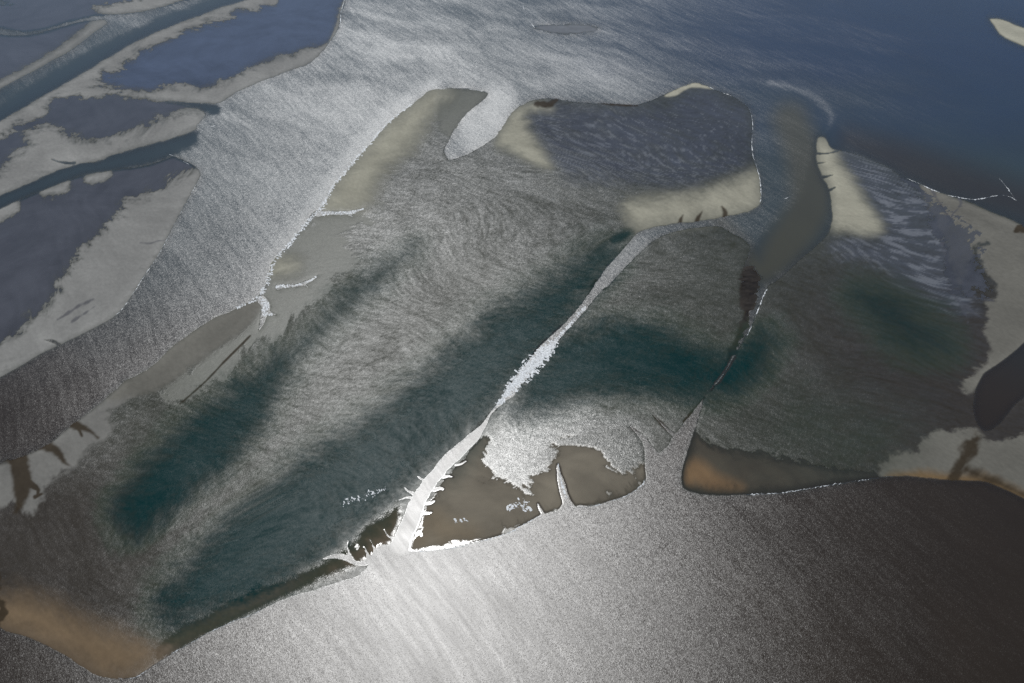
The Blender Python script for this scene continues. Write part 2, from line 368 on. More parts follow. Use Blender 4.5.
brn = np.clip(sstep(700, 900, PX) * sstep(200, 330, PY) + sstep(330, 60, PX) * sstep(380, 520, PY), 0, 1)[..., None]
scol = scol * (1 - brn) + np.array((.034, .029, .023), np.float32) * brn
for pts, soft, rag, key in SAND:
    if key == 'silver' and soft < 4 and PXsoft(pts): soft *= 2.6; rag *= 1.25
    if key == 'cream' and soft >= 3: soft = soft * 2.4 + 2; rag *= 1.2
    m = area(pts, soft, rag) * sstep(-2.0, 0.5, d_flat)
    scol = scol * (1 - m[..., None]) + np.array(COL[key], np.float32) * m[..., None]
    sandm = np.maximum(sandm, m)
calm = np.zeros((NY, NX), np.float32)
for pts, soft, rag in CALM:
    calm = np.maximum(calm, area(pts, soft, rag))

scol = scol * (1 - calm[..., None] * .8 * (1 - sandm[..., None])) + np.array((.105, .105, .082), np.float32) * (calm * .8 * (1 - sandm))[..., None]
LOBE = [(532,112),(528,120),(540,140),(552,160),(566,176),(590,180),(625,182),(660,186),(690,188),(720,178),(745,166),(752,150),(750,118),(742,104),(720,94),(706,89),(692,90),(680,97),(664,103),(640,107),(600,106),(560,105),(545,108)]
lobem = area(LOBE, 14, 4, reach=44) * (1 - sandm)
lobem *= .55 + .45 * sstep(-.5, .5, .8 * fbm(9, 45, 4, WIND + .2, 4.0) + .004 * (165 - PY))
scol = scol * (1 - lobem[..., None]) + np.array((.046, .051, .062), np.float32) * lobem[..., None]
rib_l = sstep(.02, .38, fbm(3.6, 71, 5, math.radians(-58), 4.5, .62) + .0035 * (PY - 150) - .0012 * (PX - 620)) * area(LOBE, 16, 4, reach=44) * (1 - sandm)
scol = scol + np.array((.105, .108, .110), np.float32) * (.48 * rib_l)[..., None]
SILV = [(836,150),(860,156),(885,166),(905,178),(922,188),(940,210),(950,240),(966,275),(975,306),(950,312),(905,288),(870,262),(830,250),(850,236),(880,238),(868,205),(850,178)]
sil = area(SILV, 12, 5, reach=40) * (1 - sandm)
n_sil = fbm(5, 46, 4, math.radians(-52), 5.0, .6)
rib_s = sstep(.0, .42, n_sil + .45 * fbm(3.0, 72, 4, math.radians(-50), 6.0, .65)) * sil
sil *= .6 + .5 * sstep(-.4, .4, n_sil)
scol = scol * (1 - sil[..., None]) + np.array((.048, .051, .057), np.float32) * sil[..., None]
scol = scol + np.array((.125, .125, .122), np.float32) * (.52 * rib_s)[..., None]
poolm = {}
depthp = np.zeros((NY, NX), np.float32)
for k, (pts, dep, soft, rag, ck) in POOLS.items():
    m, gr = area(pts, soft, rag, grade=22, reach=34)
    poolm[k] = m
    depthp = np.maximum(depthp, m * dep * (.6 + .4 * gr))
deepm = {}
scol = scol * (1 - poolm['pond'][..., None]) + np.array((.125, .105, .072), np.float32) * poolm['pond'][..., None]
depthd = np.zeros((NY, NX), np.float32)
deep = np.zeros((NY, NX), np.float32)
n_dp = 0.35 * n_rag + 0.40 * n_str2 + .45 * n_mid + .3 * n_lace
for k, (pts, dep, soft) in DEEP.items():
    s_ = stroke(pts, soft * 3.2 + 16) + soft * n_dp
    m = np.clip(sstep(-soft * 2.7, soft * 1.7, s_), 0, 1) ** 1.2
    deepm[k] = m
    depthd = np.maximum(depthd, m * min(dep, 1.0))
    deep = np.maximum(deep, m * min(dep / 1.9, 1.0))

own0 = np.argmax(SDS, 0)
vio = np.isin(own0, [names.index(k) for k in ('corner', 'tongue', 'lagoon', 'left')]) & (d_flat > 0)
viom = vio * (1 - sstep(.15, .85, sandm))
depthp = np.maximum(depthp, .2 * viom)
sandm = sandm * (1 - .95 * poolm['claw'] * (d_flat > 3))
film = .6 * fbm(3.2, 41, 4, WIND + .55, 4.0, .6) + .4 * fbm(9, 42, 4, WIND + .35, 4.5, .6)                       # ribs and thin films on the wet flats
bank = np.clip(d_flat, 0, 14) / 14.0
Hh = np.where(d_flat > 0, 0.02 + 0.10 * np.clip(d_flat, 0, 3) / 3, 0.0)
Hh = Hh + inside * (0.012 + 0.05 * film * (1 - sandm) + 0.02 * n_fine * (1 - sandm))
Hh = Hh + sandm * inside * (0.10 + (0.10 * n_mid + 0.03 * n_str) * sstep(620, 300, PY + .2 * PX))
anyp = np.maximum(np.max([poolm[k] for k in POOLS], 0), viom) * (1 - sandm)
pd_ = depthp * (1 - sandm)
Hh = np.where(d_flat > 0, Hh * (1 - .8 * sstep(.3, .8, anyp)) - pd_, Hh)
n_grain = fbm(2.6, 43, 2)
Hh = Hh + inside * .05 * n_grain * (1 - sandm) * sstep(.02, .2, depthd) - inside * np.maximum(deep - .40 - .25 * n_str2, 0) * .3
out_d = np.clip(-d_flat, 0, 30)
Hh = np.where(d_flat < 0, -0.04 - 0.10 * out_d - 0.004 * out_d ** 2, Hh)
# the flats dip under the sea well outside the surveyed frame
Hh = np.minimum(Hh, -3.0 + edge * 0.06)

# mud in the gullies
RILLS = [
 ([(58,320,.6),(70,312,1.2),(82,305,1.0),(93,299,.4)], 1.2, 2), ([(72,322,.4),(84,314,1.0),(96,306,.4)], 1.2, 2), ([(140,243,.4),(150,243.5,.9),(158,241,.7),(166,240,.3)], .9, 1),
 ([(930,186,.6),(936,198,1.2),(944,210,1.0),(952,222,.8)], 1, 2), ([(955,192,.5),(961,204,1.1),(953,214,1.0),(948,224,.4)], 1, 2), ([(936,226,.5),(944,246,1.2),(948,266,1.2),(953,282,.6)], 1, 2),
 ([(952,262,.6),(960,276,1.2),(972,288,.6)], 1, 2), ([(965,292,.5),(978,298,1.0),(994,301,.3)], 1, 2), ([(960,300,.5),(972,312,1.2),(982,318,.5)], 1, 2), ([(948,288,.6),(962,306,1.2),(968,322,.5)], 1, 2),
]
MUD = [
 ([(752,262,5),(751,275,8),(748,288,7),(750,300,5),(748,312,3.2),(745,325,3),(740,336,2.5),(733,350,2),(728,360,.6)], 2.5, 1.5),
 ([(12,448,12),(18,460,10),(22,475,8.5),(22,490,7.5),(20,502,4),(16,512,1.0)], 3.5, 2.5),
 ([(35,497,2),(42,494,.8)], 1, 1), ([(30,484,4),(38,490,1.5),(36,498,.5)], 1, 1),
 ([(34,440,9),(44,445,6),(54,449,4.2),(60,455,3),(64,462,1.6),(70,466,.4)], 2.5, 1.5),
 ([(64,416,8),(72,423,5),(80,427,3),(90,431,1.6),(98,438,.4)], 2.2, 1.2), ([(78,427,2.5),(82,436,.5)], 1.2, .8),
 ([(977,438,3),(968,452,4),(960,466,5),(955,480,6)], 6, 7), ([(966,470,4),(985,478,3),(1005,486,2),(1030,498,1)], 7, 4),
 ([(588,297,1.5),(593,292,3),(600,289,2.2),(604,287,1.2)], 1, 2), ([(592,286,2),(596,281,1)], 1, 1.5),
 ([(474,430,1.2),(480,424,1.8),(485,419,.5)], .8, 1.0),
 ([(632,428,1.4),(637,432,1.2)], .8, .5), ([(653,415,.8),(662,424,1.5),(668,431,.8)], .8, .5),
 ([(705,397,.8),(696,408,1.2),(684,421,1.0)], .8, .5),
 ([(-6,560,3),(-2,590,3),(2,612,3),(-4,625,3)], 2, 5),
 ([(537,104,3),(548,105,3),(556,100,1.5)], 1.5, 2.5), ([(560,96,.8),(580,99,1.2),(600,102,1.4),(618,104.5,1.4),(638,105.5,.8)], 1.0, .8),
 ([(1015,232,1),(1022,228,4),(1040,232,5)], 1.5, 2),
 ([(680,223,1.8),(681,219,1.5),(683,215,.4)], 1.6, 1.0), ([(697,221,1.8),(699,217,1.4),(702,212,.3)], 1.6, 1.0), ([(725,217,2.2),(725,212,1.8),(722,207,.4)], 1.8, 1.0),
 ([(180,404,.5),(205,382,.7),(225,361,.9),(240,346,.9),(250,336,.5)], .8, .4),
]
mudm = np.zeros((NY, NX), np.float32)
for pts, soft, rag in MUD:
    mudm = np.maximum(mudm, patch(pts, soft, rag))
rill = np.zeros((NY, NX), np.float32)
for pts, soft, rag in RILLS:
    rill = np.maximum(rill, patch(pts, soft, rag))
scol = scol * (1 - .7 * rill[..., None]) + np.array((.062, .061, .066), np.float32) * .7 * rill[..., None]
MUDC = np.array((.034, .025, .015), np.float32)
scol = scol * (1 - mudm[..., None] * .92) + MUDC * mudm[..., None] * .92

creek = sdf([(742,268),(750,265),(758,268),(761,276),(759,288),(756,300),(751,312),(747,324),(742,336),(735,350),(726,364),(730,350),(737,336),(742,324),(744,312),(741,300),(739,288),(739,276)], 20) + 8 * n_lace - 3 * sstep(290, 265, PY)
creekm = sstep(-1.5, 1.5, creek)
scol = scol * (1 - creekm[..., None]) + np.array((.024, .020, .016), np.float32) * (1 + 1.5 * n_lace[..., None]) * creekm[..., None]
mudm = np.maximum(mudm, creekm)
Hh = np.where(creek > -1, np.maximum(Hh, -0.06 + 0.10 * creekm + .09 * n_lace), Hh)
# patches of sand colour: greener, browner, greyer mud
tone = fbm(60, 51, 4, WIND, 2.2)
scol = scol * (1 + .28 * (np.exp(-np.maximum(d_flat, 0) / 7) - .35) * sandm)[..., None].astype(np.float32)
scol *= (1 + 0.12 * n_mid * sandm + 0.07 * n_str * sandm + .10 * n_lace * sandm + 0.13 * tone + 0.08 * n_fine2 * (1 - sandm) + 0.07 * film)[..., None].astype(np.float32)
scol = np.clip(scol, 0.01, 0.6)

ol = (sstep(.0, .22, deep) * (1 - sstep(.3, .6, deep)))[..., None] * .6
scol = scol * (1 - ol) + np.array((.036, .040, .022), np.float32) * ol
dm = (np.clip(deep * (1 + .35 * n_lace + .2 * n_grain), 0, 1) ** .9)[..., None]
scol = scol * (1 - dm) + np.array((.002, .022, .0225), np.float32) * dm
# wetness -> gloss roughness of the sand
drough = 0.338 + 0.015 * tone + 0.02 * film
drough = drough * (1 - calm) + 0.335 * calm
drough = drough * (1 - sandm) + (0.27 + 0.02 * n_mid) * sandm
snow = area([(500,412),(520,404),(560,402),(600,408),(640,424),(650,440),(645,470),(560,520),(500,500),(470,470),(484,440)], 10, 6)
drough = drough + (0.31 - drough) * snow * (1 - sandm)
drough = drough + (0.29 - drough) * .8 * lobem
glass = area(SAND[5][0], 8, 2)
drough = drough + (0.10 - drough) * glass
drough = np.clip(drough * (1 - mudm) + 0.27 * mudm, .08, .6)

# ---------------------------------------------------------------- water attributes
WC = {'brown': (.020, .014, .008), 'green': (.020, .031, .032), 'blue': (.044, .057, .088), 'violet': (.060, .061, .068), 'amber': (.185, .158, .112), 'honey': (.20, .155, .095), 'rust': (.16, .098, .045), 'dusk': (.060, .050, .032), 'olive': (.042, .040, .024), 'teal': (.005, .027, .024), 'sea': (.008, .020, .046)}  # blue and violet hold the reflected sky in the body colour
wcol = np.zeros((NY, NX, 3), np.float32)
wcol[:] = np.array(WC['brown'])


def blend(m, key):
    global wcol
    wcol = wcol * (1 - m[..., None]) + np.array(WC[key], np.float32) * m[..., None]


blend(sstep(420, 180, PY + 40 * n_big), 'green')
blend(sstep(150, 10, PY - 0.10 * (PX - 500) + 30 * n_big) * sstep(450, 800, PX), 'sea')
blend(patch([(790,120,14),(805,160,16),(810,205,18),(785,245,16),(760,270,8),(720,222,3)], 16), 'olive')
blend(patch([(850,140,6),(900,160,14),(950,180,16),(1000,195,14),(1060,215,14)], 22) * .8, 'brown')
inn = sstep(0.5, 2.5, d_flat)
blend(viom * inn, 'violet')
for k, (pts, dep, soft, rag, ck) in POOLS.items():
    blend(poolm[k] * inn, ck)
blend(patch([(418,540,6),(428,520,10),(445,530,10),(470,535,6)], 16) * inn * .8, 'honey')
blend(patch([(688,480,6),(694,470,9),(712,482,8),(738,489,4)], 10) * inn, 'rust')
blend(deep ** .6 * inn, 'teal')

depth = np.maximum(-Hh, 0)
Hh = np.where(Hh > 0, Hh * 0.5, Hh * 0.14)                  # the flats are almost level
kturb = np.where(d_flat > 0, 1.5 + 5 * anyp, 3.0)
opac = 1 - np.exp(-kturb * depth)
opac = np.where(d_flat > 0, np.maximum(1 - np.exp(-kturb * pd_), .97 * sstep(0, .9, deep)), opac)
cover = 0.56 + 0.20 * sstep(340, 140, PY) + .12 * tone + .26 * film + .10 * n_str2 + .10 * n_lace + sstep(720, 820, PX) * (.14 + .3 * fbm(5, 44, 3, math.radians(-35), 6.0))
rg1 = 1 - np.abs(fbm(10, 61, 5, math.radians(35), 2.2, .6)) * 3.0
rg2 = 1 - np.abs(fbm(8, 62, 5, WIND + .25, 3.2, .6)) * 3.0
rgm = np.where(PY > 300, rg1, rg2)
mixr = sstep(230, 340, PY + 40 * n_big)
rgm = rg1 * mixr + rg2 * (1 - mixr)
cover = cover + .20 * film
cover = cover * (1 - (.16 + .4 * n_mid) * sstep(.5, .98, rgm)) + .14 * n_grain + .08 * n_fine2
mauve = patch([(20,560,40),(80,520,45),(110,570,40),(150,440,16),(200,400,16),(250,362,14),(300,318,14),(340,282,10)], 34, 4)
olv = patch([(150,560,14),(220,500,18),(290,440,24),(360,380,28),(430,320,28),(480,270,20)], 36, 4)
cover = cover * (1 - .50 * mauve) * (1 - .30 * olv)
cover = cover * (1 - .40 * lobem * (1 - .9 * fbm(6, 63, 4, WIND + .15, 5.0, .6))) + .35 * sil + .5 * sil * n_sil
cover = cover * (1 - sandm) + .30 * sandm
cover = np.where(calm > .4, .5, cover)
cover = cover * (1 - snow * (1 - sandm)) + snow * (1 - sandm) * (1.0 + .5 * n_lace)
cover = cover * (1 - .82 * sstep(.02, .75, deep)) * (1 - .5 * mudm) * (1 - .8 * glass)
cover = np.clip(cover, .03, 1)
exposed = sstep(-0.004, 0.004, Hh) * cover
still = inn * (1 - np.clip(anyp, 0, 1))                      # film and holes on the flats: same body as the sand below
wcol = wcol * (1 - still[..., None]) + scol * still[..., None]

wcol *= (1 + anyp * (.22 * n_mid + .20 * n_lace + .15 * n_str) + .12 * tone)[..., None].astype(np.float32)
open_w = sstep(1.2, -0.8, d_flat)
ruff = open_w.copy()
# slack reaches of the channels: calmer water
SLACK = [
 ([(-40,150,6),(40,100,12),(110,60,12),(180,26,10),(240,0,6)], 9, .62),
 ([(-40,222,4),(40,186,9),(100,163,9),(160,146,9),(190,138,5)], 8, .60),
 ([(830,140,10),(815,200,10),(800,230,18),(770,255,14),(752,280,8)], 10, .30),
 ([(1040,350,20),(1010,385,20),(990,415,12)], 9, .55),
 ([(165,103,1),(190,105,3),(215,110,4)], 4, .4),
]
for pts, soft, amt in SLACK:
    ruff *= 1 - amt * patch(pts, soft, 2)
# the strip of fast water between the two flats, and surf-like chop in it
FAST = [
 ([(400,545,9),(420,505,10),(440,475,9),(465,450,7),(484,425,4)], 3, -.005),
 ([(640,245,8),(620,262,7),(600,285,5)], 4, .03),
 ([(436,84,3),(400,108,6),(370,138,7),(345,168,7),(322,202,7),(300,228,6),(272,262,6),(262,296,5)], 10, .045),
 ([(460,95,4),(480,140,14),(500,100,12)], 12, .05),
 ([(200,90,30),(300,110,40),(400,60,40),(520,60,30),(600,80,20)], 40, .012),
 ([(770,83,2),(800,90,2),(822,103,3),(832,117,2.5),(827,131,1.5),(822,138,1)], 4, .05),
]
fast = np.zeros((NY, NX), np.float32)
fastm = patch(FAST[0][0], 3, 1)
for pts, soft, amt in FAST:
    fast += amt * patch(pts, soft, 1)
fast += 0.035 * fbm(55, 64, 4, WIND + .5, 4.0, .6) * sstep(280, 60, PY) * open_w
fast += 0.027 * sstep(330, 60, PY) * open_w
# small film and pools on the flats are nearly still, the deep holes carry a light ripple
wetw = np.ones_like(ruff)
for k in POOLS:
    wetw *= 1 - poolm[k]
wetw *= 1 - np.maximum(calm * .8, sandm)
ruff = np.clip(ruff, 0, 1)
wrough = 0.09 + 0.253 * ruff + fast
wrough = wrough * (1 - still) + drough * still
off = sstep(45, 0, edge)
RINGC = (.012, .017, .026)
wcol = wcol * (1 - off[..., None]) + np.array(RINGC, np.float32) * off[..., None]
wrough = wrough * (1 - off) + .343 * off
chop = np.clip(ruff ** 1.6 * (1 - .7 * fastm), 0.03, 1)
chop = chop * (1 - still) + .6 * still
wcover = 1 - still + still * cover


# ---------------------------------------------------------------- materials
def new_mat(name):
    m = bpy.data.materials.new(name)
    m.use_nodes = True
    nt = m.node_tree
    nt.nodes.clear()
    return m, nt


def N(nt, t, **kw):
    n = nt.nodes.new(t)
    for k, v in kw.items():
        setattr(n, k, v)
    return n


def mathn(nt, op, a, b=None, clamp=False):
    n = N(nt, 'ShaderNodeMath', operation=op, use_clamp=clamp)
    for i, v in enumerate((a, b)):
        if v is None:
            continue
        if isinstance(v, (int, float)):
            n.inputs[i].default_value = v
        else:
            nt.links.new(v, n.inputs[i])
    return n.outputs[0]


def noise_tex(nt, scale, detail=2.0, rough=.5, rot=0.0, stretch=1.0, warp=0.0):
    geo = N(nt, 'ShaderNodeNewGeometry')
    mp = N(nt, 'ShaderNodeMapping', vector_type='TEXTURE')
    mp.inputs['Rotation'].default_value = (0, 0, rot)
    mp.inputs['Scale'].default_value = (stretch / scale, 1 / scale, 1 / scale)
    pos = geo.outputs['Position']
    if warp:
        wn_ = N(nt, 'ShaderNodeTexNoise')
        wn_.inputs['Scale'].default_value = 1 / 170.0
        wn_.inputs['Detail'].default_value = 1.0
        nt.links.new(pos, wn_.inputs['Vector'])
        sb = N(nt, 'ShaderNodeVectorMath', operation='MULTIPLY_ADD')
        nt.links.new(wn_.outputs['Color'], sb.inputs[0])
        sb.inputs[1].default_value = (warp, warp, 0)
        nt.links.new(pos, sb.inputs[2])
        pos = sb.outputs[0]
    nt.links.new(pos, mp.inputs['Vector'])
    tx = N(nt, 'ShaderNodeTexNoise')
    tx.inputs['Scale'].default_value = 1.0
    tx.inputs['Detail'].default_value = detail
    tx.inputs['Roughness'].default_value = rough
    nt.links.new(mp.outputs[0], tx.inputs['Vector'])
    return tx.outputs['Fac']


def facets(nt, normal, amount, scales):
    """wave facets: every little patch of the surface leans its own way, so the sun glitters"""
    L = nt.links.new
    geo = N(nt, 'ShaderNodeNewGeometry')
    acc = None
    for size, k in scales:
        vo = N(nt, 'ShaderNodeTexVoronoi', voronoi_dimensions='2D', feature='F1')
        vo.inputs['Scale'].default_value = 1.0 / size
        L(geo.outputs['Position'], vo.inputs['Vector'])
        sb = N(nt, 'ShaderNodeVectorMath', operation='SUBTRACT')
        L(vo.outputs['Color'], sb.inputs[0]); sb.inputs[1].default_value = (.5, .5, .5)
        ml = N(nt, 'ShaderNodeVectorMath', operation='MULTIPLY')
        L(sb.outputs[0], ml.inputs[0]); ml.inputs[1].default_value = (k, k, 0)
        if acc is None:
            acc = ml.outputs[0]
        else:
            ad = N(nt, 'ShaderNodeVectorMath', operation='ADD')
            L(acc, ad.inputs[0]); L(ml.outputs[0], ad.inputs[1]); acc = ad.outputs[0]
    sc_ = N(nt, 'ShaderNodeVectorMath', operation='SCALE')
    L(acc, sc_.inputs[0]); L(amount, sc_.inputs['Scale'])
    ad = N(nt, 'ShaderNodeVectorMath', operation='ADD')
    L(normal, ad.inputs[0]); L(sc_.outputs[0], ad.inputs[1])
    nm = N(nt, 'ShaderNodeVectorMath', operation='NORMALIZE')
    L(ad.outputs[0], nm.inputs[0])
    return nm.outputs[0]


def attr(nt, name):
    a = N(nt, 'ShaderNodeAttribute', attribute_name=name, attribute_type='GEOMETRY')
    return a


def water_material():
    m, nt = new_mat('tidal_water')
    L = nt.links.new
    ruf = attr(nt, 'ruffle').outputs['Fac']
    chop_ = attr(nt, 'chop').outputs['Fac']
    cov = attr(nt, 'gloss_cover').outputs['Fac']
    rg = attr(nt, 'gloss_roughness').outputs['Fac']
    col = attr(nt, 'water_colour').outputs['Color']
    op = attr(nt, 'opacity').outputs['Fac']
    streak = noise_tex(nt, 1 / 4.0, 4, .6, WIND, 9.0, 28.0)
    broad = noise_tex(nt, 1 / 90.0, 3, .5, WIND, 2.5, 75.0)
    # chop: short waves 1 to 4 m long
    w1 = noise_tex(nt, 1 / .62, 1, .6, WIND + 1.4, 1.2)
    w2 = noise_tex(nt, 1 / 2.6, 2, .6, WIND, 2.2)
    h = mathn(nt, 'ADD', mathn(nt, 'MULTIPLY', w1, .05), mathn(nt, 'MULTIPLY', w2, .04))
    h = mathn(nt, 'MULTIPLY', h, chop_)
    bump = N(nt, 'ShaderNodeBump')
    bump.inputs['Strength'].default_value = 1.0
    bump.inputs['Distance'].default_value = 1.0
    L(h, bump.inputs['Height'])
    # roughness: calm .17 -> ruffled .40, wind streaks
    streak2 = noise_tex(nt, 1 / 15.0, 4, .6, WIND + .1, 6.0, 40.0)
    streak = mathn(nt, 'ADD', mathn(nt, 'MULTIPLY', streak, .6), mathn(nt, 'MULTIPLY', streak2, .4))
    st = mathn(nt, 'ADD', mathn(nt, 'MULTIPLY', mathn(nt, 'SUBTRACT', streak, .5), .15),
               mathn(nt, 'MULTIPLY', mathn(nt, 'SUBTRACT', broad, .5), .06))
    r = mathn(nt, 'ADD', rg, mathn(nt, 'MULTIPLY', st, ruf))
    fn = facets(nt, bump.outputs[0], chop_, ((.40, .080), (.9, .030), (2.2, .012)))
    fr = N(nt, 'ShaderNodeFresnel')
    fr.inputs['IOR'].default_value = 1.34
    L(bump.outputs[0], fr.inputs['Normal'])
    gl = N(nt, 'ShaderNodeBsdfGlossy', distribution='BECKMANN')
    gl.inputs['Color'].default_value = (1, 1, 1, 1)
    L(r, gl.inputs['Roughness'])
    L(fn, gl.inputs['Normal'])
    df = N(nt, 'ShaderNodeBsdfDiffuse')
    L(col, df.inputs['Color'])
    tr = N(nt, 'ShaderNodeBsdfTransparent')
    tr.inputs['Color'].default_value = (.96, .98, .98, 1)
    body = N(nt, 'ShaderNodeMixShader')
    L(op, body.inputs[0]); L(tr.outputs[0], body.inputs[1]); L(df.outputs[0], body.inputs[2])
    mx = N(nt, 'ShaderNodeMixShader')
    L(mathn(nt, 'MULTIPLY', fr.outputs[0], cov), mx.inputs[0]); L(body.outputs[0], mx.inputs[1]); L(gl.outputs[0], mx.inputs[2])
    o = N(nt, 'ShaderNodeOutputMaterial')
    L(mx.outputs[0], o.inputs[0])
    return m


def sand_material():
    m, nt = new_mat('wet_sand')
    L = nt.links.new
    col = attr(nt, 'sand_colour').outputs['Color']
    rg = attr(nt, 'gloss_roughness').outputs['Fac']
    dry = attr(nt, 'smooth_sand').outputs['Fac']
    w1 = noise_tex(nt, 1 / .7, 1, .6, WIND + 1.4, 1.3)
    w2 = noise_tex(nt, 1 / 2.4, 3, .65, WIND + 2.2, 1.6)
    h = mathn(nt, 'ADD', mathn(nt, 'MULTIPLY', w1, .05), mathn(nt, 'MULTIPLY', w2, .05))
    h = mathn(nt, 'MULTIPLY', h, mathn(nt, 'SUBTRACT', 1.0, mathn(nt, 'MULTIPLY', dry, .88)))
    bump = N(nt, 'ShaderNodeBump')
    bump.inputs['Distance'].default_value = 1.0
    L(h, bump.inputs['Height'])
    fn = facets(nt, bump.outputs[0], mathn(nt, 'SUBTRACT', 1.0, mathn(nt, 'MULTIPLY', dry, .92)), ((.40, .060), (.9, .026), (2.2, .016)))
    fr = N(nt, 'ShaderNodeFresnel')
    fr.inputs['IOR'].default_value = 1.34
    L(bump.outputs[0], fr.inputs['Normal'])
    gl = N(nt, 'ShaderNodeBsdfGlossy', distribution='BECKMANN')
    gl.inputs['Color'].default_value = (1, 1, 1, 1)
    L(rg, gl.inputs['Roughness']); L(fn, gl.inputs['Normal'])
    df = N(nt, 'ShaderNodeBsdfDiffuse')
    grain = noise_tex(nt, 1 / 3.0, 3, .6, WIND, 1.6)
    gm = N(nt, 'ShaderNodeMapRange')
    gm.inputs['From Min'].default_value = .25; gm.inputs['From Max'].default_value = .75
    gm.inputs['To Min'].default_value = .90; gm.inputs['To Max'].default_value = 1.10
    L(grain, gm.inputs['Value'])
    vm = N(nt, 'ShaderNodeVectorMath', operation='SCALE')
    L(col, vm.inputs[0]); L(gm.outputs[0], vm.inputs['Scale'])
    L(vm.outputs[0], df.inputs['Color'])
    mx = N(nt, 'ShaderNodeMixShader')
    L(mathn(nt, 'MULTIPLY', fr.outputs[0], attr(nt, 'exposed').outputs['Fac']), mx.inputs[0]); L(df.outputs[0], mx.inputs[1]); L(gl.outputs[0], mx.inputs[2])
    o = N(nt, 'ShaderNodeOutputMaterial')
    L(mx.outputs[0], o.inputs[0])
    return m


def foam_glint_material():
    m, nt = new_mat('foam_and_glint')
    p = N(nt, 'ShaderNodeBsdfPrincipled')
    n = noise_tex(nt, 1 / 1.2, 3)
    cr = N(nt, 'ShaderNodeValToRGB')
    cr.color_ramp.elements[0].position = .35; cr.color_ramp.elements[0].color = (.30, .31, .30, 1)
    cr.color_ramp.elements[1].position = .65; cr.color_ramp.elements[1].color = (.66, .67, .66, 1)
    nt.links.new(n, cr.inputs[0]); nt.links.new(cr.outputs[0], p.inputs['Base Color'])
    p.inputs['Roughness'].default_value = .55
    o = N(nt, 'ShaderNodeOutputMaterial')
    nt.links.new(p.outputs[0], o.inputs[0])
    return m


MW, MS, MF = water_material(), sand_material(), foam_glint_material()


# ---------------------------------------------------------------- meshes cut from the survey grid
idx = np.arange(NX * NY).reshape(NY, NX)
# rows run from far (small survey y) to near: order the corners so that normals point up
quads = np.stack([idx[1:, :-1], idx[1:, 1:], idx[:-1, 1:], idx[:-1, :-1]], -1).reshape(-1, 4)


def face_mean(a):
    f = a.reshape(-1)
    return f[quads].mean(1)


def tag(o, label=None, cat=None, group=None, kind=None):
    if label: o['label'] = label
    if cat: o['category'] = cat
    if group: o['group'] = group
    if kind: o['kind'] = kind
    return o


def mesh_from(name, sel, Z, attrs, mat, extra=None):
    q = quads[sel]
    used, inv = np.unique(q.reshape(-1), return_inverse=True)
    co = np.stack([X.reshape(-1)[used], Y.reshape(-1)[used], Z.reshape(-1)[used]], -1).astype(np.float32)
    faces = inv.reshape(-1, 4).astype(np.int32)
    nv = len(co)
    if extra is not None:
        eco, ef = extra
        co = np.concatenate([co, np.array(eco, np.float32)])
        faces = np.concatenate([faces, np.array(ef, np.int32) + nv])
    me = bpy.data.meshes.new(name)
    me.vertices.add(len(co)); me.vertices.foreach_set('co', co.reshape(-1))
    nf = len(faces)
    me.loops.add(nf * 4); me.loops.foreach_set('vertex_index', faces.reshape(-1))
    me.polygons.add(nf)
    me.polygons.foreach_set('loop_start', np.arange(0, nf * 4, 4, dtype=np.int32))
    me.polygons.foreach_set('loop_total', np.full(nf, 4, np.int32))
    me.polygons.foreach_set('use_smooth', np.ones(nf, bool))
    for an, (arr, default) in attrs.items():
        if arr.ndim == 3:
            v = np.concatenate([arr.reshape(-1, 3)[used], np.ones((len(used), 1), np.float32)], 1).astype(np.float32)
            if extra is not None:
                v = np.concatenate([v, np.tile(np.array(default + (1,), np.float32), (len(co) - nv, 1))])
            a = me.attributes.new(an, 'FLOAT_COLOR', 'POINT')
            a.data.foreach_set('color', v.reshape(-1))
        else:
            v = arr.reshape(-1)[used].astype(np.float32)
            if extra is not None:
                v = np.concatenate([v, np.full(len(co) - nv, default, np.float32)])
            a = me.attributes.new(an, 'FLOAT', 'POINT')
            a.data.foreach_set('value', v)
    me.materials.append(mat)
    me.update(); me.validate()
    o = bpy.data.objects.new(name, me)
    SC.collection.objects.link(o)
    return o


# ring out to the horizon round the fan-shaped survey sheet
FAR = 90000.0
c = [(X[-1, 0], Y[-1, 0]), (X[-1, -1], Y[-1, -1]), (X[0, -1], Y[0, -1]), (X[0, 0], Y[0, 0])]
f4 = [(-FAR, -FAR), (FAR, -FAR), (FAR, FAR), (-FAR, FAR)]


def ring(z):
    co = [(a, b, z) for a, b in c] + [(a, b, z) for a, b in f4]
    return co, [(4, 5, 1, 0), (5, 6, 2, 1), (6, 7, 3, 2), (7, 4, 0, 3)]


